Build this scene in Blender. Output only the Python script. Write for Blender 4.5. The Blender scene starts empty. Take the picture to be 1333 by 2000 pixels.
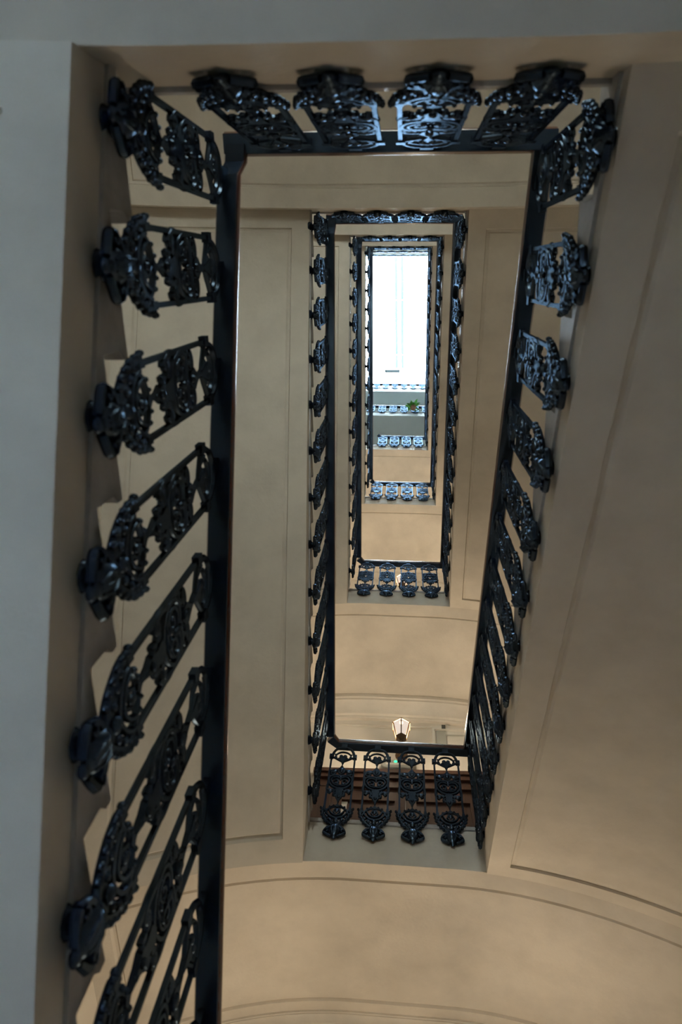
import bpy, math, random
from mathutils import Vector, Matrix

random.seed(7)
SC = bpy.context.scene
COL = SC.collection

# ------------------------------------------------------------------ camera
# world: x right, y towards the door landings ("south"), z up; units are metres
def cam_matrix(rx, ry, rz, loc):
    X = Matrix.Rotation(rx, 3, 'X'); Y = Matrix.Rotation(ry, 3, 'Y'); Z = Matrix.Rotation(rz, 3, 'Z')
    Rt = (Z @ X @ Y).transposed()
    a = Rt @ Vector((1, 0, 0)); b = Rt @ Vector((0, -1, 0)); c = Rt @ Vector((0, 0, -1))
    m = Matrix((a, b, c)).transposed().to_4x4()
    m.translation = loc
    return m
cd = bpy.data.cameras.new('camera'); cam = bpy.data.objects.new('camera', cd); COL.objects.link(cam)
cam.matrix_world = cam_matrix(0.3193, 0.0932, -0.0336, Vector((0.0522, 0.3991, 0.0)))
cd.sensor_fit = 'VERTICAL'; cd.sensor_height = 36.0; cd.lens = 36.0 * 1400.0 / 2000.0
cd.clip_start = 0.02; cd.clip_end = 200
cd.dof.use_dof = True; cd.dof.focus_distance = 7.0; cd.dof.aperture_fstop = 3.2
SC.camera = cam

# ------------------------------------------------------------------ sky
w = bpy.data.worlds.new('sky'); SC.world = w; w.use_nodes = True
bg = w.node_tree.nodes['Background']
bg.inputs[0].default_value = (0.66, 0.83, 1.0, 1); bg.inputs[1].default_value = 50.0
SC.view_settings.view_transform = 'Standard'; SC.view_settings.look = 'None'
SC.view_settings.gamma = 1.0; SC.view_settings.use_curve_mapping = False
SC.view_settings.exposure = 0.1
LANTERN_WATTS = 93.0; LANTERN_COLOUR = (1.0, 0.80, 0.56)
ADDED_WINDOW_TINT = (0.57, 0.53, 0.465); ADDED_LOW_TINT = (0.74, 0.77, 0.80)  # tints set how much daylight the added back wall windows let in
SC.cycles.diffuse_bounces = 8; SC.cycles.max_bounces = 14; SC.cycles.transparent_max_bounces = 16

# ------------------------------------------------------------------ survey of the stair well
SK = 0.0326                       # the plan is slightly out of square
L = 3.856                         # length of the well
ZN = [None, 2.75, 6.533, 10.20, 13.865]      # underside of the handrail on the half landings
ZS = [0.86, 4.683, 8.383, 12.007, 15.727]     # and on the door landings
DXN = {2: -0.025}
HF = 0.788                        # handrail underside above floor
TF = 0.354                        # depth of a landing edge
XW = 1.85; YN = -1.35; YS = 5.2   # walls
GROUND = -1.55; ZROOF = 27.4
FACE = {'N': 0.03, 'S': 0.03, 'L': 0.590, 'R': 0.545}
Y0 = {'L': 0.088, 'R': 0.100}; DY = {'L': 0.2966, 'R': 0.3045}      # first baluster and spacing along a flight
NSTEP = 13
def sk(x, y, z): return (x, y + SK * x, z)

# ------------------------------------------------------------------ materials
def mat(name, col, rough=0.6, metal=0.0, spec=0.5, noise=0.0, nscale=4.0, bump=0.0, bscale=60.0, coat=0.0, col2=None, stretch=None):
    m = bpy.data.materials.new(name); m.use_nodes = True
    nt = m.node_tree; b = nt.nodes['Principled BSDF']
    b.inputs['Base Color'].default_value = (*col, 1); b.inputs['Roughness'].default_value = rough
    b.inputs['Metallic'].default_value = metal; b.inputs['Specular IOR Level'].default_value = spec
    b.inputs['Coat Weight'].default_value = coat; b.inputs['Coat Roughness'].default_value = 0.15
    tc = nt.nodes.new('ShaderNodeTexCoord'); mp = nt.nodes.new('ShaderNodeMapping')
    nt.links.new(tc.outputs['Object'], mp.inputs['Vector'])
    if stretch: mp.inputs['Scale'].default_value = stretch
    if noise > 0:
        n = nt.nodes.new('ShaderNodeTexNoise'); n.inputs['Scale'].default_value = nscale; n.inputs['Detail'].default_value = 6
        n.inputs['Roughness'].default_value = 0.62
        nt.links.new(mp.outputs[0], n.inputs['Vector'])
        r = nt.nodes.new('ShaderNodeValToRGB')
        c2 = col2 if col2 else tuple(c * (1 - noise) for c in col)
        r.color_ramp.elements[0].position = 0.3; r.color_ramp.elements[0].color = (*c2, 1)
        r.color_ramp.elements[1].position = 0.62; r.color_ramp.elements[1].color = (*col, 1)
        nt.links.new(n.outputs['Fac'], r.inputs[0]); nt.links.new(r.outputs[0], b.inputs['Base Color'])
    if bump > 0:
        n2 = nt.nodes.new('ShaderNodeTexNoise'); n2.inputs['Scale'].default_value = bscale; n2.inputs['Detail'].default_value = 4
        nt.links.new(mp.outputs[0], n2.inputs['Vector'])
        bp = nt.nodes.new('ShaderNodeBump'); bp.inputs['Strength'].default_value = bump; bp.inputs['Distance'].default_value = 0.01
        nt.links.new(n2.outputs['Fac'], bp.inputs['Height']); nt.links.new(bp.outputs[0], b.inputs['Normal'])
    return m
M = {}
def paint(name, col, sheen, fac, rough):
    """old gloss paint on cast iron: dark body with lens glare painted in as a blue sheen"""
    m = bpy.data.materials.new(name); m.use_nodes = True; nt = m.node_tree
    for n in list(nt.nodes):
        if n.type == 'BSDF_PRINCIPLED': nt.nodes.remove(n)
    d = nt.nodes.new('ShaderNodeBsdfDiffuse'); g = nt.nodes.new('ShaderNodeBsdfGlossy'); mx = nt.nodes.new('ShaderNodeMixShader')
    tc = nt.nodes.new('ShaderNodeTexCoord'); no = nt.nodes.new('ShaderNodeTexNoise'); no.inputs['Scale'].default_value = 38; no.inputs['Detail'].default_value = 5
    cr = nt.nodes.new('ShaderNodeValToRGB'); cr.color_ramp.elements[0].color = (*[c*.5 for c in col], 1); cr.color_ramp.elements[1].color = (*[c*1.5 for c in col], 1)
    bu = nt.nodes.new('ShaderNodeBump'); bu.inputs['Strength'].default_value = 0.18; bu.inputs['Distance'].default_value = 0.004
    nt.links.new(tc.outputs['Object'], no.inputs['Vector']); nt.links.new(no.outputs['Fac'], cr.inputs[0]); nt.links.new(cr.outputs[0], d.inputs[0])
    nt.links.new(no.outputs['Fac'], bu.inputs['Height']); nt.links.new(bu.outputs[0], g.inputs['Normal'])
    g.inputs['Color'].default_value = (*sheen, 1); g.inputs['Roughness'].default_value = rough; mx.inputs[0].default_value = fac
    nt.links.new(d.outputs[0], mx.inputs[1]); nt.links.new(g.outputs[0], mx.inputs[2]); nt.links.new(mx.outputs[0], nt.nodes['Material Output'].inputs[0])
    return m
M['plaster'] = mat('cream_plaster', (0.66, 0.612, 0.535), 0.85, noise=0.15, nscale=3.0, bump=0.16, bscale=45)
M['wall'] = mat('wall_plaster', (0.66, 0.61, 0.53), 0.85, noise=0.08, nscale=1.5, bump=0.10, bscale=40)
M['upper'] = mat('pale_plaster', (0.64, 0.66, 0.64), 0.85, noise=0.06, nscale=1.5)
M['stone'] = mat('grey_stone', (0.46, 0.45, 0.44), 0.55, noise=0.25, nscale=14, bump=0.05)
M['iron'] = paint('black_painted_iron', (0.006, 0.010, 0.020), (0.52, 0.74, 1.0), 0.085, 0.27)  # navy body and blue gloss tint stand in for lens glare
M['mahogany'] = mat('polished_mahogany', (0.085, 0.022, 0.012), 0.22, noise=0.5, nscale=6, coat=0.6, stretch=(6, 0.6, 6))
M['doorwood'] = mat('brown_door_wood', (0.062, 0.026, 0.014), 0.42, noise=0.45, nscale=5, bump=0.08, bscale=30, stretch=(9, 9, 0.8))
M['tile'] = mat('floor_stone', (0.42, 0.42, 0.41), 0.5, noise=0.3, nscale=6)
M['brass'] = mat('aged_brass', (0.16, 0.10, 0.055), 0.45, metal=0.6, noise=0.4, nscale=40)
M['white'] = mat('white_plastic', (0.62, 0.60, 0.54), 0.5, noise=0.05, nscale=8)
M['grey'] = mat('grey_plastic', (0.36, 0.37, 0.33), 0.5, noise=0.08, nscale=8)
M['leaf'] = mat('fern_leaf', (0.20, 0.55, 0.10), 0.6, noise=0.4, nscale=9)
M['pot'] = mat('clay_pot', (0.35, 0.16, 0.09), 0.8, noise=0.2, nscale=10)
M['steel'] = mat('grey_green_steel', (0.36, 0.46, 0.44), 0.5, noise=0.1, nscale=5)
M['darksteel'] = mat('dark_steel', (0.05, 0.06, 0.06), 0.5, noise=0.2, nscale=9)
def emis(name, col, s):
    m = bpy.data.materials.new(name); m.use_nodes = True; nt = m.node_tree
    for n in list(nt.nodes):
        if n.type == 'BSDF_PRINCIPLED': nt.nodes.remove(n)
    e = nt.nodes.new('ShaderNodeEmission'); e.inputs[0].default_value = (*col, 1); e.inputs[1].default_value = s
    nt.links.new(e.outputs[0], nt.nodes['Material Output'].inputs[0]); return m
def lampglass(name, tr):
    m = emis(name, (1.0, 0.84, 0.72), 0.30); nt = m.node_tree
    e = [n for n in nt.nodes if n.type == 'EMISSION'][0]
    t = nt.nodes.new('ShaderNodeBsdfTransparent'); t.inputs[0].default_value = (tr, tr, tr, 1)
    a = nt.nodes.new('ShaderNodeAddShader'); nt.links.new(e.outputs[0], a.inputs[0]); nt.links.new(t.outputs[0], a.inputs[1])
    nt.links.new(a.outputs[0], nt.nodes['Material Output'].inputs[0]); return m
M['lampglass'] = lampglass('lit_frosted_glass', 0.78); M['dimmed_back'] = lampglass('dimmed_back_glass', 0.16); M['roofglass'] = lampglass('opal_roof_glass', 0.25)  # back panes dimmed to spare the door wall; roof tint set by soffit brightness
M['led'] = emis('green_led', (0.05, 1.0, 0.35), 2.0)
def glass(name, tint):
    m = bpy.data.materials.new(name); m.use_nodes = True; nt = m.node_tree
    for n in list(nt.nodes):
        if n.type == 'BSDF_PRINCIPLED': nt.nodes.remove(n)
    t = nt.nodes.new('ShaderNodeBsdfTransparent'); t.inputs[0].default_value = (*tint, 1)
    g = nt.nodes.new('ShaderNodeBsdfGlossy'); g.inputs['Roughness'].default_value = 0.1
    mx = nt.nodes.new('ShaderNodeMixShader'); mx.inputs[0].default_value = 0.04
    nt.links.new(t.outputs[0], mx.inputs[1]); nt.links.new(g.outputs[0], mx.inputs[2])
    nt.links.new(mx.outputs[0], nt.nodes['Material Output'].inputs[0]); return m
M['pane'] = glass('skylight_glass', (0.96, 0.97, 0.96))
M['added_window'] = glass('added_window_glass', ADDED_WINDOW_TINT); M['low'] = glass('added_low_glass', ADDED_LOW_TINT)

# ------------------------------------------------------------------ mesh helpers
class MB:
    def __init__(s, fat=1.0): s.v = []; s.f = []; s.fat = fat
    def add(s, vs, fs):
        o = len(s.v); s.v += [tuple(a) for a in vs]; s.f += [tuple(i + o for i in f) for f in fs]
    def box(s, x0, x1, y0, y1, z0, z1):
        s.add([(x0,y0,z0),(x1,y0,z0),(x1,y1,z0),(x0,y1,z0),(x0,y0,z1),(x1,y0,z1),(x1,y1,z1),(x0,y1,z1)],
              [(0,3,2,1),(4,5,6,7),(0,1,5,4),(1,2,6,5),(2,3,7,6),(3,0,4,7)])
    def rings(s, rs, closed_ends=True, close=False):
        n = len(rs[0]); o = len(s.v)
        for r in rs: s.v += [tuple(p) for p in r]
        m = len(rs)
        for i in range(m if close else m - 1):
            a = o + i * n; b = o + ((i + 1) % m) * n
            for j in range(n):
                k = (j + 1) % n
                s.f.append((a + j, a + k, b + k, b + j))
        if closed_ends and not close:
            s.f.append(tuple(o + j for j in reversed(range(n)))); s.f.append(tuple(o + (m - 1) * n + j for j in range(n)))
    def ribbon(s, pts, r, ry=None, y=0.0, k=6):
        """tube along a path of (u, z) points in the plane y = const; r number or list"""
        n = len(pts); rs = []
        for i, (u, z) in enumerate(pts):
            a = pts[max(i - 1, 0)]; b = pts[min(i + 1, n - 1)]
            t = Vector((b[0] - a[0], b[1] - a[1])); t.normalize() if t.length > 0 else None
            nx, nz = -t.y, t.x
            rr = (r[i] if isinstance(r, (list, tuple)) else r) * s.fat
            rd = ry if ry else rr
            if isinstance(rd, (list, tuple)): rd = rd[i]
            yy = y[i] if isinstance(y, (list, tuple)) else y
            rs.append([(u + nx * rr * math.cos(2 * math.pi * j / k), yy + rd * math.sin(2 * math.pi * j / k), z + nz * rr * math.cos(2 * math.pi * j / k)) for j in range(k)])
        s.rings(rs)
    def tube3(s, pts, r, k=8):
        rs = []; n = len(pts)
        for i, p in enumerate(pts):
            p = Vector(p); a = Vector(pts[max(i-1,0)]); b = Vector(pts[min(i+1,n-1)])
            t = (b - a).normalized(); up = Vector((0,0,1)) if abs(t.z) < 0.9 else Vector((1,0,0))
            n1 = t.cross(up).normalized(); n2 = t.cross(n1)
            rr = r[i] if isinstance(r,(list,tuple)) else r
            rs.append([p + n1*rr*math.cos(2*math.pi*j/k) + n2*rr*math.sin(2*math.pi*j/k) for j in range(k)])
        s.rings(rs)
    def blob(s, c, rx, ry, rz, nu=8, nv=5):
        rs = []
        for i in range(1, nv):
            a = math.pi * i / nv
            rs.append([(c[0] + rx*math.sin(a)*math.cos(2*math.pi*j/nu), c[1] + ry*math.sin(a)*math.sin(2*math.pi*j/nu), c[2] + rz*math.cos(a)) for j in range(nu)])
        o = len(s.v); s.rings(rs, closed_ends=False)
        t = len(s.v); s.v += [(c[0],c[1],c[2]+rz),(c[0],c[1],c[2]-rz)]
        for j in range(nu):
            s.f.append((t, o + j, o + (j+1)%nu)); e = o + (nv-2)*nu
            s.f.append((t+1, e + (j+1)%nu, e + j))
    def lathe(s, prof, c=(0,0), k=12, z0=0.0):
        s.rings([[(c[0]+r*math.cos(2*math.pi*j/k), c[1]+r*math.sin(2*math.pi*j/k), z0+z) for j in range(k)] for r, z in prof])
    def prism(s, poly, y0, y1):
        """polygon of (u,z) extruded in y"""
        n = len(poly); o = len(s.v)
        s.v += [(u,y0,z) for u,z in poly] + [(u,y1,z) for u,z in poly]
        s.f.append(tuple(o+i for i in range(n))); s.f.append(tuple(o+n+i for i in reversed(range(n))))
        for i in range(n):
            k = (i+1)%n; s.f.append((o+k, o+i, o+n+i, o+n+k))
    def xprism(s, poly, xa, xb):
        """polygon of (y,z) extruded in x; xa / xb may be functions of y"""
        fa = xa if callable(xa) else (lambda y: xa); fb = xb if callable(xb) else (lambda y: xb)
        n = len(poly); o = len(s.v)
        s.v += [(fa(y),y,z) for y,z in poly] + [(fb(y),y,z) for y,z in poly]
        s.f.append(tuple(o+i for i in range(n))); s.f.append(tuple(o+n+i for i in reversed(range(n))))
        for i in range(n):
            k = (i+1)%n; s.f.append((o+k, o+i, o+n+i, o+n+k))
    def mesh(s, name, smooth=None, skew=False):
        me = bpy.data.meshes.new(name)
        me.from_pydata([sk(*v) for v in s.v] if skew else s.v, [], s.f)
        import bmesh
        bm = bmesh.new(); bm.from_mesh(me); bmesh.ops.recalc_face_normals(bm, faces=bm.faces); bm.to_mesh(me); bm.free()
        if smooth is not None:
            me.polygons.foreach_set('use_smooth', [True]*len(me.polygons)); me.set_sharp_from_angle(angle=math.radians(smooth))
        me.update(); return me
def obj(name, me, m, parent=None):
    if m is not None and not me.materials: me.materials.append(M[m])
    o = bpy.data.objects.new(name, me); COL.objects.link(o)
    if parent: o.parent = parent
    return o
def empty(name, loc, rz=0.0, parent=None):
    o = bpy.data.objects.new(name, None); COL.objects.link(o); o.location = loc; o.rotation_euler = (0,0,rz)
    o.empty_display_size = 0.1
    if parent: o.parent = parent
    return o
def tag(o, label, cat=None, group=None, kind=None):
    o['label'] = label
    if cat: o['category'] = cat
    if group: o['group'] = group
    if kind: o['kind'] = kind
    return o
def origin_to(o, p):
    """move the object's origin without moving its mesh"""
    p = Vector(p); o.data.transform(Matrix.Translation(-p)); o.location = p

# ------------------------------------------------------------------ plaster soffits: shallow vault with moulded panels
def drop(x):
    a = max(0.0, abs(x) - 0.30); return 0.185 * a * a
def panel(d, b=0.125):
    pts = [(0,0),(b,0),(b+.007,.020),(b+.022,.020),(b+.032,.009),(99,.009)]
    for (a, za), (c, zc) in zip(pts, pts[1:]):
        if d <= c: return za + (zc - za) * (d - a) / (c - a)
    return .009
BR = [0, .125, .132, .147, .157]
def lines(a, b, n):
    r = set()
    for q in BR: r.add(round(a + q, 5)); r.add(round(b - q, 5))
    lo, hi = a + .2, b - .2
    for i in range(n + 1): r.add(round(lo + (hi - lo) * i / n, 5))
    return sorted(r)
def soffit_body(xa, xb, ya, yb, zbot, ztop, nx=12, ny=6, dxf=None, panelled=True):
    """solid whose underside is vaulted and panelled; zbot(y), ztop(y)"""
    xs = lines(xa, xb, nx); ys = lines(ya, yb, ny); m = MB(); nX, nY = len(xs), len(ys)
    f = dxf if dxf else (lambda y: 0.0)
    V = []
    for y in ys:
        for x in xs:
            d = min(x - xa, xb - x, y - ya, yb - y)
            V.append((x + f(y), y, zbot(y) - drop(x) + (panel(d) if panelled else 0)))
    for y in ys:
        for x in xs: V.append((x + f(y), y, ztop(y)))
    F = []; T = nX * nY
    for j in range(nY - 1):
        for i in range(nX - 1):
            a = j*nX+i; F.append((a, a+nX, a+nX+1, a+1)); F.append((T+a, T+a+1, T+a+nX+1, T+a+nX))
    for i in range(nX - 1):
        F.append((i, i+1, T+i+1, T+i)); e = (nY-1)*nX; F.append((e+i+1, e+i, T+e+i, T+e+i+1))
    for j in range(nY - 1):
        a = j*nX; F.append((a+nX, a, T+a, T+a+nX)); e = a+nX-1; F.append((e, e+nX, T+e+nX, T+e))
    m.add(V, F); return m

def landing(side, zr, label, dx=0.0, mt='plaster', depth=TF, floor_mt='stone'):
    zf = zr - HF
    ya, yb = (YN, -FACE['N']) if side == 'N' else (L + FACE['S'], YS)
    m = soffit_body(-XW, XW, ya, yb, lambda y: zf - depth, lambda y: zf - 0.03, 26, 4, (lambda y: dx))
    o = obj('stair_landing', m.mesh('landing', 25, True), mt); tag(o, label, kind='structure')
    p = MB(); ov = 0.012
    p.box(-XW + dx, XW + dx, ya - (ov if side == 'S' else 0), yb + (ov if side == 'N' else 0), zf - 0.03, zf)
    obj('floor_slab', p.mesh('floor_slab', None, True), floor_mt, o)
    return o

def flight(side, zr_n, zr_s, zsof_n, zsof_s, label, dxn=0.0, up='S'):
    """side L or R; rails underside heights at both ends; soffit edge heights at both ends"""
    fx = FACE[side]; sgn = -1 if side == 'L' else 1
    xin = sgn * fx; xa, xb = (-XW, xin) if side == 'L' else (xin, XW)
    ya, yb = -0.03, L + 0.03
    run = DY[side]
    edge = (Y0['R'] + 0.118 - run) if up == 'S' else (Y0['L'] - 0.118 + run * NSTEP)    # riser line of the lowest step
    zl = lambda y: zsof_n + (zsof_s - zsof_n) * (y - ya) / (yb - ya) + drop(xin)
    dxf = lambda y: dxn * (1 - (y - ya) / (yb - ya))
    # treads: level i counted from the lower end
    lo, hi = (zr_n - HF, zr_s - HF) if up == 'S' else (zr_s - HF, zr_n - HF)
    rise = (hi - lo) / NSTEP
    def env(y):
        t = (y - edge) / run if up == 'S' else (edge - y) / run
        return lo + rise * t - 0.03 - rise * 0.55
    m = soffit_body(xa, xb, ya, yb, zl, env, 10, 14, dxf)
    o = obj('stair_flight', m.mesh('flight', 25, True), 'plaster'); tag(o, label, kind='structure')
    for i in range(NSTEP):
        t = lo + rise * (i + 0.5)
        ov = 0.022
        if up == 'S':
            y0 = edge + i*run; y1 = y0 + run
            e0, e1 = env(y0), env(y1)
            poly = [(y0,e0),(y1,e1),(y1,t),(y0-ov,t),(y0-ov,t-.028),(y0-ov*.4,t-.040),(y0,t-.050)]
        else:
            y0 = edge - i*run; y1 = y0 - run
            e0, e1 = env(y0), env(y1)
            poly = [(y0,e0),(y1,e1),(y1,t),(y0+ov,t),(y0+ov,t-.028),(y0+ov*.4,t-.040),(y0,t-.050)]
        s = MB()
        ext = -sgn * 0.010
        s.xprism(poly, (lambda y: xin + dxf(y) + ext), sgn * XW)
        so = obj('step', s.mesh('step', None, True), 'stone', o)
    return o

F_ = {}
ORD = ['nearest', 'second', 'third', 'fourth', 'top']
landing('S', ZS[0], 'cream plaster landing at the foot of the nearest left flight')
for k in (1, 2, 3, 4):
    landing('N', ZN[k], f'{ORD[k-1] if k>1 else "nearest"} half landing at the top end of the well, cream plaster', DXN.get(k, 0.0))
    landing('S', ZS[k], ['', 'door landing with the lantern over its brown doors, moulded cream soffit',
        'second door landing up, cream soffit above the lantern', 'third door landing up, cream soffit lit orange',
        'topmost stair landing, under the pale galleries'][k])
# flights
flight('R', ZS[0] - 1.87, ZS[0], ZS[0] - 3.0, ZS[0] - 1.18, 'lowest right flight rising from the ground floor', up='S')
flight('L', ZN[1] - 0.13, ZS[0], 1.565, -0.13, 'nearest left flight, grey white soffit at the left edge', up='N')
flight('R', ZN[1], ZS[1], 1.815, 3.52, 'nearest right flight, wide shaded cream soffit at the right edge', up='S')
for k in (2, 3, 4):
    flight('L', ZN[k] - 0.13, ZS[k-1], ZN[k] - 1.02, ZS[k-1] - 1.17, f'{ORD[k-1]} left flight up, cream panelled soffit', DXN.get(k, 0.0), up='N')
    flight('R', ZN[k], ZS[k], ZN[k] - 0.97, ZS[k] - 1.17, f'{ORD[k-1]} right flight up, cream panelled soffit', DXN.get(k, 0.0), up='S')

# ------------------------------------------------------------------ walls, ground, roof
def structure(name, mb, m, label, smooth=None):
    o = obj(name, mb.mesh(name, smooth, True), m); tag(o, label, kind='structure'); return o
ZSPLIT = ZS[4] + 0.6
m = MB(); m.box(-XW-.25, -XW, YN-.25, YS+.25, GROUND, ZSPLIT); structure('wall_left', m, 'wall', 'cream plaster wall behind the left flights')
m = MB(); m.box(XW, XW+.25, YN-.25, YS+.25, GROUND, ZSPLIT); structure('wall_right', m, 'wall', 'cream plaster wall behind the right flights')
m = MB(); m.box(-XW, XW, YS, YS+.25, GROUND, ZSPLIT); structure('wall_front', m, 'wall', 'cream plaster wall with the brown doors and lantern')
# back wall with a street window under the nearest half landing and one above each, unseen and added for even light
OPEN = [(-1.30, -0.70, -0.55, 0.75, 'low')] + [(-0.50, 0.50, ZN[k]-HF+0.90, ZN[k]-HF+2.10, 'added_window') for k in (1, 2, 3, 4)]
m = MB(); zc = GROUND
for x0, x1, z0, z1, g in OPEN:
    m.box(-XW, XW, YN-.25, YN, zc, z0); m.box(-XW, x0, YN-.25, YN, z0, z1); m.box(x1, XW, YN-.25, YN, z0, z1); zc = z1
m.box(-XW, XW, YN-.25, YN, zc, ZSPLIT)
structure('wall_back', m, 'wall', 'cream plaster wall behind the half landings')
for i, (x0, x1, z0, z1, g) in enumerate(OPEN):
    wn = empty('window_%d' % (i + 2), sk((x0+x1)/2, YN-.14, z0)); tag(wn, ('street window added unseen below the nearest half landing', 'unseen window added behind the nearest half landing', 'unseen window added behind the second half landing', 'unseen window added behind the third half landing', 'unseen window added behind the highest half landing')[i], kind='structure')
    hw = (x1-x0)/2; hh = z1-z0
    f = MB(); f.box(-hw,-hw+.05,-.03,.03,0,hh); f.box(hw-.05,hw,-.03,.03,0,hh); f.box(-hw+.05,hw-.05,-.03,.03,0,.05); f.box(-hw+.05,hw-.05,-.03,.03,hh-.05,hh); f.box(-.02,.02,-.025,.025,.05,hh-.05)
    obj('window_frame', f.mesh('window_frame'), 'white', wn)
    for sx in (-1, 1):
        f = MB(); f.box(min(sx*.02, sx*(hw-.05)), max(sx*.02, sx*(hw-.05)), -.004, .004, .05, hh-.05); obj('pane', f.mesh('pane'), g, wn)
m = MB(); m.box(-XW-.25, -XW, YN-.25, YS+.25, ZSPLIT, ZROOF); structure('wall_upper_left', m, 'upper', 'pale upper wall left of the skylight')
m = MB(); m.box(XW, XW+.25, YN-.25, YS+.25, ZSPLIT, ZROOF); structure('wall_upper_right', m, 'upper', 'pale upper wall right of the skylight')
m = MB(); m.box(-XW, XW, YS, YS+.25, ZSPLIT, ZROOF); structure('wall_upper_front', m, 'upper', 'pale upper wall behind the door side galleries')
m = MB(); m.box(-XW, XW, YN-.25, YN, ZSPLIT, ZROOF); structure('wall_upper_back', m, 'upper', 'pale upper wall behind the far galleries')
m = MB(); m.box(-4, 4, YN-6, YS+.25, GROUND-.2, GROUND); structure('floor', m, 'tile', 'stone ground floor of the stair hall')

# ------------------------------------------------------------------ cast iron baluster (local: x along the rail, -y into the well, z=0 at the handrail underside)
def arc(cx, cz, rx, rz, a0, a1, n=12):
    return [(cx + rx*math.cos(math.radians(a0+(a1-a0)*i/n)), cz + rz*math.sin(math.radians(a0+(a1-a0)*i/n))) for i in range(n+1)]
def spiral(cx, cz, r0, r1, a0, a1, n=14, flip=1):
    out = []
    for i in range(n+1):
        t = i/n; r = r0 + (r1-r0)*t; a = math.radians(a0 + (a1-a0)*t)
        out.append((flip*(cx + r*math.cos(a)), cz + r*math.sin(a)))
    return out
def bez(p0, p1, p2, p3, n=10):
    o = []
    for i in range(n+1):
        t = i/n; a=(1-t)**3; b=3*t*(1-t)**2; c=3*t*t*(1-t); d=t**3
        o.append((a*p0[0]+b*p1[0]+c*p2[0]+d*p3[0], a*p0[1]+b*p1[1]+c*p2[1]+d*p3[1]))
    return o
mir = lambda pts: [(-u, z) for u, z in pts]
HB = 0.088
def b_bars():
    m = MB()
    for s in (-1, 1):
        m.box(s*HB-.0065, s*HB+.0065, -.007, .007, -.715, -.135)
        m.box(s*HB-.016, s*HB+.014, -.011, .010, -.168, -.128)
        m.box(s*HB-.010, s*HB+.010, -.010, .009, -.725, -.690)
    m.box(-.022, .022, -.010, .010, -.050, 0.040)
    return m
def b_arch():
    m = MB(1.25)
    m.ribbon(bez((-.083,-.148),(-.075,-.06),(-.045,-.042),(0,-.040)) + mir(bez((-.083,-.148),(-.075,-.06),(-.045,-.042),(0,-.040)))[::-1][1:], .009, .009)
    m.ribbon(arc(0,-.155,.060,.062,180,0,14), .0055, .008)
    m.ribbon(bez((-.08,-.155),(-.055,-.165),(-.035,-.19),(0,-.205)), .007, .008); m.ribbon(mir(bez((-.08,-.155),(-.055,-.165),(-.035,-.19),(0,-.205))), .007, .008)
    for s in (-1, 1):
        m.blob((s*.015,-.004,-.148), .016, .011, .017); m.ribbon([(s*.062,-.12),(s*.048,-.165)], .005, .007)
        m.ribbon([(s*.03,-.163),(s*.004,-.200)], [.012,.006], .008)
    m.prism([(-.028,-.155),(.028,-.155),(.016,-.19),(.006,-.225),(0,-.243),(-.006,-.225),(-.016,-.19)], -.009, .008)
    return m
def b_cartouche():
    m = MB(1.55)
    m.prism([(0,-.243),(.005,-.262),(.014,-.280),(.030,-.302),(.022,-.335),(0,-.352),(-.022,-.335),(-.030,-.302),(-.014,-.280),(-.005,-.262)], -.010, .008)
    m.blob((0,-.010,-.316), .014, .010, .026)
    for s in (-1, 1):
        f = (lambda p: p) if s == 1 else mir
        m.ribbon(f(bez((.018,-.318),(.05,-.292),(.085,-.312),(.081,-.345))), [.008,.010,.012,.012,.012,.011,.010,.010,.009,.008,.006], .009)
        m.ribbon(f(spiral(.058,-.338,.024,.006,40,-330,14)), .0055, .009)
        m.blob((s*.050,-.002,-.316), .030, .009, .014)
        # big C scroll of the heart
        m.ribbon(f(bez((.0,-.372),(.05,-.350),(.092,-.375),(.082,-.43),12)), .0065, .011)
        m.ribbon(f(bez((.082,-.43),(.075,-.475),(.04,-.498),(0,-.505),12)), .0065, .011)
        m.ribbon(f(bez((.004,-.395),(.035,-.368),(.070,-.388),(.064,-.428),12)), .0055, .012)
        m.ribbon(f(spiral(.034,-.428,.030,.006,0,-420,18)), .0050, .012)
        m.ribbon(f(bez((.062,-.43),(.055,-.465),(.03,-.478),(0,-.470),10)), .0050, .011)
        m.blob((s*.020,-.006,-.458), .013, .010, .010)
        # lower curls
        m.ribbon(f(bez((.082,-.44),(.096,-.50),(.088,-.54),(.060,-.545),12)), .007, .010)
        m.ribbon(f(spiral(.062,-.528,.022,.005,-90,270,14)), .0055, .010)
        m.blob((s*.064,-.003,-.530), .020, .009, .018)
        m.ribbon(f(bez((.05,-.515),(.035,-.53),(.018,-.54),(.012,-.575),8)), [.012,.012,.011,.010,.010,.009,.008,.007,.006], .009)
        m.ribbon(f(bez((.004,-.50),(.02,-.53),(.044,-.55),(.034,-.575),8)), .007, .009)
        m.blob((s*.026,-.003,-.574), .013, .009, .011)
    m.prism([(0,-.495),(.03,-.515),(.020,-.55),(.024,-.585),(.010,-.612),(.004,-.640),(0,-.660),(-.004,-.640),(-.010,-.612),(-.024,-.585),(-.020,-.55),(-.03,-.515)], -.010, .008)
    m.blob((0,-.010,-.590), .013, .009, .013); m.blob((0,-.006,-.628), .008, .008, .009)
    m.blob((0,-.012,-.405), .009, .008, .028)
    return m
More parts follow.
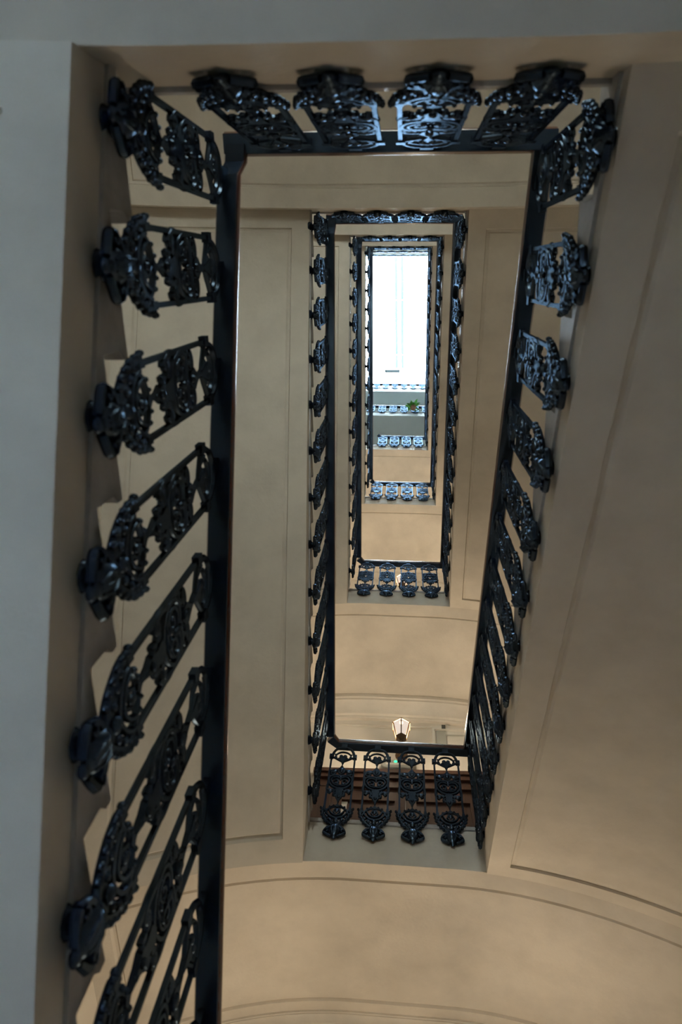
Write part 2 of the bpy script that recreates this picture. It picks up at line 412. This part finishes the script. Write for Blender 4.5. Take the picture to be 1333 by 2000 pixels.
def b_lyre():
    m = MB(1.55)
    m.prism([(0,-.655),(.008,-.668),(.026,-.682),(0,-.692),(-.026,-.682),(-.008,-.668)], -.009, .007)
    for s in (-1, 1):
        f = (lambda p: p) if s == 1 else mir
        m.ribbon(f(bez((0,-.678),(.035,-.676),(.066,-.695),(.084,-.728),10)), .007, .009)      # top eyebrow
        m.ribbon(f(bez((.118,-.712),(.118,-.765),(.075,-.835),(.018,-.862),14)), [.007]+[.009]*12+[.008,.008], .011)
        m.ribbon(f(bez((.088,-.716),(.085,-.760),(.045,-.790),(0,-.794),12)), .0065, .012)
        m.ribbon(f(bez((.062,-.712),(.055,-.745),(.03,-.764),(0,-.766),10)), .0055, .011)
        m.ribbon(f(spiral(.098,-.742,.018,.004,120,-240,12)), .0055, .010)
        m.blob((s*.122,-.002,-.712), .012, .011, .013); m.blob((s*.076,-.005,-.786), .014, .011, .012); m.blob((s*.046,-.006,-.816), .014, .011, .012)
        m.blob((s*.098,-.004,-.760), .012, .010, .010)
        for q, (bu, bz, br) in enumerate(((.124,-.735,.012),(.117,-.764,.013),(.102,-.794,.012),(.084,-.820,.013),(.062,-.842,.012),(.132,-.700,.010),(.060,-.690,.010),(.030,-.676,.009))):
            m.blob((s*bu, -.003, bz), br, .011, br*1.1)
        m.ribbon(f(bez((.06,-.80),(.04,-.82),(.025,-.83),(.015,-.862),8)), .010, .010)
        m.ribbon(f([(.012,-.700),(.026,-.730),(.010,-.752)]), .006, .008)
    m.blob((0,-.006,-.725), .014, .009, .020); m.blob((0,-.010,-.822), .022, .013, .024)
    m.blob((0,-.006,-.862), .034, .016, .013)
    m.v = [(x*.84, y, z) for x, y, z in m.v]
    return m
def b_bracket():
    m = MB(1.0)
    k = 14
    prof = [(.004,.010),(.022,.008),(.030,-.006),(.037,-.028),(.038,-.048),(.032,-.068),(.023,-.082),(.016,-.090),(.018,-.100),(.012,-.110),(.003,-.116)]
    m.rings([[(r*(1+.06*math.cos(6*2*math.pi*j/k))*math.cos(2*math.pi*j/k), -.003 + .62*r*math.sin(2*math.pi*j/k), -.866+z) for j in range(k)] for r, z in prof])
    m.rings([[(r*math.cos(2*math.pi*j/12), y, z + r*math.sin(2*math.pi*j/12)) for j in range(12)] for r, y, z in ((.020,.000,-.900),(.016,.012,-.892),(.020,.022,-.886),(.034,.034,-.884),(.040,.047,-.884),(.036,.056,-.884))])  # arm flares into a dark cup, standing in for smudge and shade
    for q in (-.018, 0, .018): m.ribbon([(q*.6,-.872),(q,-.895),(q*1.1,-.918),(q*.6,-.944)], .0042, .005, [-.017,-.024,-.024,-.016])
    for s in (-1, 1):
        f = (lambda p: p) if s == 1 else mir
        m.ribbon(f(bez((.012,-.872),(.045,-.868),(.062,-.892),(.071,-.922),8)), [.010,.010,.011,.011,.012,.011,.010,.009,.007], .010, -.002)
        m.ribbon(f(bez((.071,-.922),(.062,-.938),(.040,-.945),(.020,-.958),8)), [.008,.011,.013,.013,.012,.011,.011,.010,.008], .011, -.002)
        m.ribbon(f(spiral(.052,-.916,.016,.004,0,300,10)), .006, .013, -.004)
    return m
PARTS = [('side_bars', b_bars()), ('top_arch', b_arch()), ('scroll_cartouche', b_cartouche()), ('lyre_scroll', b_lyre()), ('wall_bracket', b_bracket())]
PM = {}
joined = MB()
for n, mb in PARTS:
    PM[n] = mb.mesh('baluster_' + n, 40); PM[n].materials.append(M['iron']); joined.add(mb.v, mb.f)
PM['all'] = joined.mesh('baluster_whole', 40); PM['all'].materials.append(M['iron'])

def baluster(parent, loc, rz, detailed):
    if not detailed:
        o = bpy.data.objects.new('baluster', PM['all']); COL.objects.link(o)
    else:
        o = bpy.data.objects.new('baluster', PM['side_bars']); COL.objects.link(o)
    o.parent = parent
    o.location = Vector(loc) - parent.location; o.rotation_euler = (0, 0, rz)
    if detailed:
        for n in ('top_arch', 'scroll_cartouche', 'lyre_scroll', 'wall_bracket'):
            c = bpy.data.objects.new(n, PM[n]); COL.objects.link(c); c.parent = o
    return o

# ------------------------------------------------------------------ handrail: moulded mahogany over a flat iron core, swept along a path
def sweep(path, prof, outward):
    """path of world points, prof of (o, z): o outwards from the well, outward(i) unit vector per point"""
    m = MB(); rs = []
    for i, p in enumerate(path):
        n = outward(i); rs.append([(p[0] + n[0]*o, p[1] + n[1]*o, p[2] + z) for o, z in prof])
    m.rings(rs); return m
RAIL = [(.006,.010),(.000,.020),(-.006,.034),(-.004,.050),(.006,.062),(.022,.070),(.035,.072),(.048,.070),(.064,.062),(.074,.050),(.076,.034),(.070,.020),(.064,.010)]
CORE = [(.000,-.001),(.000,.012),(.064,.012),(.064,-.001)]
BO = {'N': 0.012, 'S': 0.012, 'L': 0.046, 'R': 0.018}       # balusters stand this far behind the inner edge of the handrail
def railing(name, label, path, outward, posts, rz, detailed, group=None):
    base = Vector(path[len(path)//2]); base.z = min(p[2] for p in path) - 0.99
    e = empty(name, base); tag(e, label, 'railing', group)
    sh = [tuple(Vector(p) - base) for p in path]
    h = obj('handrail', sweep(sh, RAIL, outward).mesh('handrail', 35), 'mahogany', e)
    c = obj('iron_core', sweep(sh, CORE, outward).mesh('iron_core', 35), 'iron', h)
    for q in posts: baluster(e, q, rz, detailed)
    return e
ASK = math.atan(SK)
GRP = 'black iron stair railings with mahogany handrail'
def rail_landing(side, zr, label, dx, detailed, n=4):
    y = 0.0 if side == 'N' else L
    s = -1 if side == 'N' else 1
    xl, xr = -0.5 + dx, 0.5 + dx
    ext = 0.076
    if side == 'S':    # bevelled corner where the left flight takes off
        path = [sk(xl-.004, y-.045, zr+.012), sk(xl+.035, y, zr), sk(xr+ext, y, zr)]
    else:
        path = [sk(xl-ext, y, zr), sk(xr+ext, y, zr)]
    def out(i):
        if side == 'S' and i == 0: return (-.75, .75)
        return (0, s)
    xs = [(-0.416 + 0.256*i if side == 'S' else -0.352 + 0.242*i) + dx for i in range(n)]
    posts = [sk(x, y + s*BO[side], zr) for x in xs]
    return railing('stair_railing', label, path, out, posts, (0 if side == 'S' else math.pi) + ASK, detailed)
def rail_flight(side, zn, zs, label, dxn, detailed, n=NSTEP, ramp=0.13):
    s = -1 if side == 'L' else 1
    x0 = s*0.5
    def X(y): return x0 + dxn * (1 - y / L)
    path = []
    if side == 'L':
        ztop = zn - ramp
        f = lambda y: ztop + (zs - ztop) * y / L
        path = [sk(X(-.03), -.03, zn - .01), sk(X(.03), .03, zn - .045), sk(X(.085), .085, f(.085)), sk(X(L-.04), L-.04, f(L-.04))]
    else:
        f = lambda y: zn + (zs - zn) * y / L
        path = [sk(X(-.0), 0, zn), sk(X(L+.0), L, zs)]
    posts = []
    for i in range(n):
        y = Y0[side] + DY[side] * i
        posts.append(sk(X(y) + s*BO[side], y, f(y) - (0.045 * y / L if side == 'R' else 0)))
    return railing('stair_railing', label, path, (lambda i: (s, 0)), posts, math.pi/2 if side == 'L' else -math.pi/2, detailed)

rail_landing('N', ZN[1], 'railing across the nearest half landing at the top of the picture', 0, True)
rail_flight('L', ZN[1], ZS[0] - .03, 'railing down the nearest left flight, largest in the picture', 0, True)
rail_flight('R', ZN[1], ZS[1], 'railing up the nearest right flight', 0, True)
rail_landing('S', ZS[1], 'railing in front of the brown doors and the lantern', 0, True)
names = {2: 'second', 3: 'third', 4: 'innermost'}
for k in (2, 3, 4):
    dx = DXN.get(k, 0.0)
    rail_flight('L', ZN[k], ZS[k-1], f'railing of the {names[k]} left flight up, counted from the outside', dx, k == 2)
    rail_landing('N', ZN[k], f'railing across the {names[k]} half landing up, at the top end of the well', dx, False)
    rail_flight('R', ZN[k], ZS[k], f'railing of the {names[k]} right flight up, counted from the outside', dx, False)
    rail_landing('S', ZS[k], f'railing of the {names[k]} door landing up, at the bottom end of the well', 0, False, 4 if k < 4 else 4)

# ------------------------------------------------------------------ upper galleries under the skylight
def gallery(side, zr, y, label_s, label_r, thick=0.42):
    zf = zr - HF
    m = MB()
    if side == 'N': m.box(-XW, XW, YN, y - .03, zf - thick, zf); m.box(-XW, XW, YN, y - .01, zf - .05, zf)
    else: m.box(-XW, XW, y + .03, YS, zf - thick, zf); m.box(-XW, XW, y + .01, YS, zf - .05, zf)
    o = obj('gallery_floor', m.mesh('gallery_floor', None, True), 'upper'); tag(o, label_s, kind='structure')
    s = -1 if side == 'N' else 1
    path = [sk(-XW, y, zr), sk(XW, y, zr)]
    n = 13
    posts = [sk(-XW + .15 + i*0.2917, y + s*BO[side], zr) for i in range(n)]
    return railing('gallery_railing', label_r, path, (lambda i: (0, s)), posts, (0 if side == 'S' else math.pi) + ASK, False)
gallery('N', 19.6, -.09, 'lower pale gallery floor at the far end under the skylight', 'lower gallery railing at the far end of the skylight')
gallery('N', 23.7, -.09, 'upper pale gallery floor at the far end under the skylight', 'upper gallery railing touching the far end of the skylight')
gallery('S', 19.6, L, 'pale gallery floor below the green fern', 'gallery railing with the green fern hanging over it', 0.50)
gallery('S', 23.7, L, 'pale gallery floor just below the skylight', 'topmost gallery railing just below the bright skylight', 0.62)

# ------------------------------------------------------------------ skylight
sky = empty('window_1', (0, 1.9, ZROOF)); tag(sky, 'bright glass skylight over the stair well', kind='structure')
def skp(name, mb, mt):
    o = obj(name, mb.mesh(name, None, True), mt); o.parent = sky; o.location = -Vector((0, 1.9, ZROOF)); return o
m = MB()
m.box(-XW-.25, XW+.25, YN-.25, YN+.1, ZROOF-.08, ZROOF+.15); m.box(-XW-.25, XW+.25, YS-.1, YS+.25, ZROOF-.08, ZROOF+.15)
m.box(-XW-.25, -XW+.1, YN+.1, YS-.1, ZROOF-.08, ZROOF+.15); m.box(XW-.1, XW+.25, YN+.1, YS-.1, ZROOF-.08, ZROOF+.15)
skp('skylight_frame', m, 'upper')
XM = (-.215, .005)
for xm in XM:
    for y0, y1 in ((YN+.1, 1.33), (1.36, 3.30), (3.33, 3.80)):
        m = MB(); m.box(xm-.05, xm+.05, y0, y1, ZROOF-.06, ZROOF+.02); skp('glazing_bar', m, 'steel')
xs = [-XW+.1, XM[0], XM[1], XW-.1]; ys = [YN+.1, 1.345, 3.315, YS-.1]
for a, b in zip(xs, xs[1:]):
    for c, d in zip(ys, ys[1:]):
        m = MB(); m.box(a+.002, b-.002, c+.002, d-.002, ZROOF+.022, ZROOF+.030); skp('pane', m, 'pane')
m = MB(); m.box(-.66, -.10, 3.85, 3.97, ZROOF-.12, ZROOF-.04); m.tube3([(-.55,3.9,ZROOF-.05),(-.55,3.9,ZROOF+.02)], .02); m.tube3([(-.2,3.9,ZROOF-.05),(-.2,3.9,ZROOF+.02)], .02)
skp('vent_bar', m, 'darksteel')

# ------------------------------------------------------------------ door landing: doors, cornice, conduits
ZF1 = ZS[1] - HF
door = empty('door_1', sk(0.05, YS, ZF1)); tag(door, 'tall brown panelled double doors behind the railing', kind='structure')
def dp(name, mb, parent=None, mt='doorwood', smooth=None):
    return obj(name, mb.mesh(name, smooth), mt, parent or door)
DT = 2.11
m = MB()
for s in (-1, 1): m.box(s*.80-.09 if s > 0 else -.89, s*.80+.09 if s > 0 else -.71, -.07, 0, 0, DT-.22)
dp('door_frame', m)
m = MB(); m.box(-.92, .92, -.10, 0, DT-.05, DT); m.box(-.90, .90, -.08, 0, DT-.11, DT-.05); m.box(-.89, .89, -.05, 0, DT-.20, DT-.11); m.box(-.90,.90,-.075,0,DT-.24,DT-.20)
dp('door_crown', m)
for s in (-1, 1):
    lf = empty('door_leaf', (s*.355, 0, 0), 0, door)
    m = MB(); x0 = -.353
    m.box(-.353, -.253, -.045, 0, .01, DT-.24); m.box(.253, .353, -.045, 0, .01, DT-.24)
    for z0, z1 in ((.01,.22),(.80,.95),(1.72,DT-.24)): m.box(-.253, .253, -.045, 0, z0, z1)
    dp('leaf_frame', m, lf)
    for z0, z1 in ((.22,.80),(.95,1.72)):
        m = MB(); m.box(-.253, .253, -.018, 0, z0, z1); m.box(-.20, .20, -.032, -.018, z0+.05, z1-.05); dp('door_panel', m, lf)
    m = MB(); m.blob((-s*.30,-.075,.98), .024,.024,.024); m.tube3([(-s*.30,-.045,.98),(-s*.30,-.075,.98)], .010); dp('door_knob', m, lf, 'brass', 40)

for k in (0, 1):       # plaster cornices under the landing soffits, along the door wall
    zc = ZS[k+1] - HF - TF
    m = MB()
    prof = [(0,-.30),(-.030,-.30),(-.040,-.275),(-.035,-.255),(-.060,-.245),(-.075,-.17),(-.115,-.10),(-.135,-.085),(-.135,-.055),(-.150,-.045),(-.150,0.02),(0,.02)]
    xs = [-XW + i*2*XW/24 for i in range(25)]
    cs = (0.30, 1.0)[k]
    m.rings([[(x, YS + a*cs, zc + b*cs - drop(x)) for a, b in prof] for x in xs])
    structure('trim_%d' % (k+1), m, 'plaster', ['plaster cornice along the door wall at the bottom edge', 'plaster cornice above the lantern'][k], 30)

cr = empty('wall_conduit', sk(0.12, YS, 6.84)); tag(cr, 'thin dark conduit running right of the lantern', 'conduit')
m = MB(); m.tube3([(-.05,-.015,0),(.36,-.02,0)], .010); obj('pipe', m.mesh('pipe', 40), 'white', cr)
m = MB(); m.box(.33,.372,-.04,0,-.025,.015); obj('pipe_end', m.mesh('pipe_end'), 'darksteel', cr)
cl = empty('wall_ledge', sk(-0.28, YS, 6.84)); tag(cl, 'narrow plaster ledge left of the lantern', 'ledge')
m = MB(); m.box(-.55,.30,-.022,0,-.012,.012); m.box(-.55,.30,-.012,0,-.03,-.012); obj('ledge_moulding', m.mesh('ledge'), 'plaster', cl)
fr = empty('wall_hatch', sk(0.66, YS, 6.66)); tag(fr, 'white framed hatch on the wall at the right handrail', 'hatch')
m = MB(); m.box(-.32,.32,-.035,0,-.17,-.145); m.box(-.32,.32,-.035,0,.145,.17); m.box(-.32,-.29,-.035,0,-.145,.145); m.box(.29,.32,-.035,0,-.145,.145)
obj('hatch_frame', m.mesh('hatch_frame'), 'white', fr)
m = MB(); m.box(-.29,.29,-.006,0,-.145,.145); obj('hatch_panel', m.mesh('hatch_panel'), 'white', fr)
m = MB(); m.box(-.27,-.17,-.02,-.006,-.13,.14); obj('grey_strip', m.mesh('grey_strip'), 'grey', fr)
m = MB(); m.tube3([(-.17,-.02,.06),(.29,-.02,.06)], .007); obj('pipe', m.mesh('pipe2', 40), 'grey', fr)

# emergency light with a green lamp
em = empty('emergency_light', sk(-0.02, YS, 6.135)); tag(em, 'small oval emergency light with a green lamp above the doors', 'emergency light')
m = MB()
rs = []
for d, sc_ in ((0,1.0),(-.045,1.0),(-.062,.93),(-.068,.80)):
    rs.append([((.115 if math.cos(a) > 0 else -.115) + .065*sc_*math.cos(a), d, .065*sc_*math.sin(a)) for a in [math.pi*(j+.5)/8 - math.pi/2 for j in range(16)]])
m.rings(rs); obj('housing', m.mesh('housing', 40), 'grey', em)
m = MB(); m.box(-.13,.13,-.072,-.066,-.030,.000); obj('diffuser', m.mesh('diffuser'), 'white', em)
m = MB(); m.blob((-0.030,-.070,.022), .018,.012,.016); obj('green_lamp', m.mesh('green_lamp', 60), 'led', em)

# ------------------------------------------------------------------ wall lanterns
def lantern_meshes():
    D = {}
    def hexring(r, z, k=6): return [(r*math.cos(math.pi/6 + math.pi*j/3), r*math.sin(math.pi/6 + math.pi*j/3), z) for j in range(k)]
    rb, rt, zb, zt = .052, .094, -.105, .085
    m = MB(); m.rings([hexring(rb*.35,-.150), hexring(rb*.9,-.122), hexring(rb+.008,-.108), hexring(rb+.008,-.100)]); m.blob((0,0,-.160),.012,.012,.016); D['base'] = (m.mesh('lantern_base'), 'brass')
    m = MB(); m.rings([hexring(rt+.004,zt+.004), hexring(.020,zt+.064)], closed_ends=False); D['roof'] = (m.mesh('lantern_roof'), 'roofglass')
    m = MB(); m.rings([hexring(.022,zt+.062), hexring(.014,zt+.075), hexring(.010,zt+.095)]); m.blob((0,0,zt+.105),.011,.011,.014)
    for a, b in zip(hexring(rt+.006, zt), hexring(rt+.006, zt)[1:] + hexring(rt+.006, zt)[:1]): m.tube3([a, b], .006, 6)
    D['cap'] = (m.mesh('lantern_cap'), 'brass')
    m = MB()
    for a, b in zip(hexring(rb+.002, zb), hexring(rt+.002, zt)): m.tube3([a, b], .0062, 6)
    D['frame'] = (m.mesh('lantern_frame'), 'brass')
    P = []
    A = hexring(rb-.002, zb); B = hexring(rt-.002, zt)
    for j in range(6):
        k = (j+1) % 6; m = MB(); m.add([A[j],A[k],B[k],B[j]], [(0,1,2,3)])
        inn = [Vector(v)*.97 for v in (A[j],A[k],B[k],B[j])]
        m.add([(v.x,v.y,w_[2]) for v, w_ in zip(inn,(A[j],A[k],B[k],B[j]))], [(3,2,1,0)])
        P.append(m.mesh('lantern_pane'))
    D['panes'] = P
    m = MB()
    m.tube3([(0,.385,.14),(0,.28,.06),(0,.17,-.13),(0,.06,-.20),(0,0,-.175)], [.011,.010,.009,.009,.010], 8)
    m.tube3([(0,.375,.17),(0,.32,.19),(0,.27,.16),(0,.275,.11)], .006, 6); D['arm'] = (m.mesh('lantern_arm', 40), 'brass')
    m = MB()
    m.rings([[(r*math.cos(a), y, .14 + 1.25*r*math.sin(a)) for a in [2*math.pi*j/14 for j in range(14)]] for r, y in ((.068,.400),(.064,.380),(.045,.367),(.02,.355))]); D['plate'] = (m.mesh('lantern_plate', 40), 'brass')
    return D
LM = lantern_meshes()
def lantern(z, label):
    y = YS - .40
    e = empty('wall_lantern', sk(0.01, y, z)); tag(e, label, 'lantern', 'hexagonal wall lanterns over the doors')
    obj('arm', LM['arm'][0], LM['arm'][1], e); obj('wall_plate', LM['plate'][0], LM['plate'][1], e)
    obj('lantern_base', LM['base'][0], LM['base'][1], e); obj('lantern_roof', LM['roof'][0], LM['roof'][1], e); obj('lantern_cap', LM['cap'][0], LM['cap'][1], e)
    fr = obj('lantern_frame', LM['frame'][0], LM['frame'][1], e)
    for q, p in enumerate(LM['panes']): obj('glass_pane', p, 'dimmed_back' if q < 2 else 'lampglass', fr)
    ld = bpy.data.lights.new('lamp_bulb', 'POINT'); ld.energy = LANTERN_WATTS; ld.color = LANTERN_COLOUR; ld.shadow_soft_size = 0.055
    lo = bpy.data.objects.new('lamp_bulb', ld); COL.objects.link(lo); lo.parent = e; lo.location = (0, 0, -0.065)
    return e
lantern(ZS[1] + 1.52, 'lit hexagonal wall lantern above the brown doors')
lantern(ZS[0] + 1.52, 'lit hexagonal wall lantern on the lowest landing, below the picture edge')
lantern(ZS[2] + 1.52, 'lit wall lantern glimpsed through the second landing railing')
lantern(ZS[3] + 1.52, 'lit wall lantern on the third door landing')

# ------------------------------------------------------------------ fern on the gallery
pl = empty('hanging_fern', sk(0.29, L - .10, 19.6 - 0.92)); tag(pl, 'green fern in a small pot hung on the gallery railing', 'plant')
m = MB(); m.lathe([(.040,0),(.055,.01),(.070,.13),(.080,.135),(.080,.155),(.066,.155),(.060,.13)], (0,0), 14); obj('pot', m.mesh('pot', 40), 'pot', pl)
m = MB(); m.tube3([(-.06,.05,.13),(-.05,.085,.55),(-.04,.10,.995),(-.04,.15,1.002)], .006, 6); m.tube3([(.06,.05,.13),(.05,.085,.55),(.04,.10,.995),(.04,.15,1.002)], .006, 6); obj('hanger', m.mesh('hanger', 40), 'darksteel', pl)
for i in range(30):
    a = random.uniform(math.pi*1.0, math.pi*2.0) if i < 22 else random.uniform(0, 2*math.pi)
    ln = random.uniform(.14,.27); up_ = random.uniform(.10,.42); dn = random.uniform(.0,.42)
    m = MB(); n = 6; V = []; Fs = []
    for j in range(n+1):
        t = j/n; r = ln*t; z = .13 + up_*math.sin(math.pi*.62*t) - dn*t**2.2
        wd = .028*math.sin(math.pi*min(1, t*.9+.08))
        cx, cy = r*math.cos(a), r*math.sin(a)*.8; nx, ny = -math.sin(a), math.cos(a)
        V += [(cx+nx*wd, cy+ny*wd, z-.008), (cx, cy, z+.005), (cx-nx*wd, cy-ny*wd, z-.008)]
    for j in range(n):
        b = 3*j; Fs += [(b,b+1,b+4,b+3),(b+1,b+2,b+5,b+4)]
    m.add(V, Fs); obj('frond', m.mesh('frond', 60), 'leaf', pl)
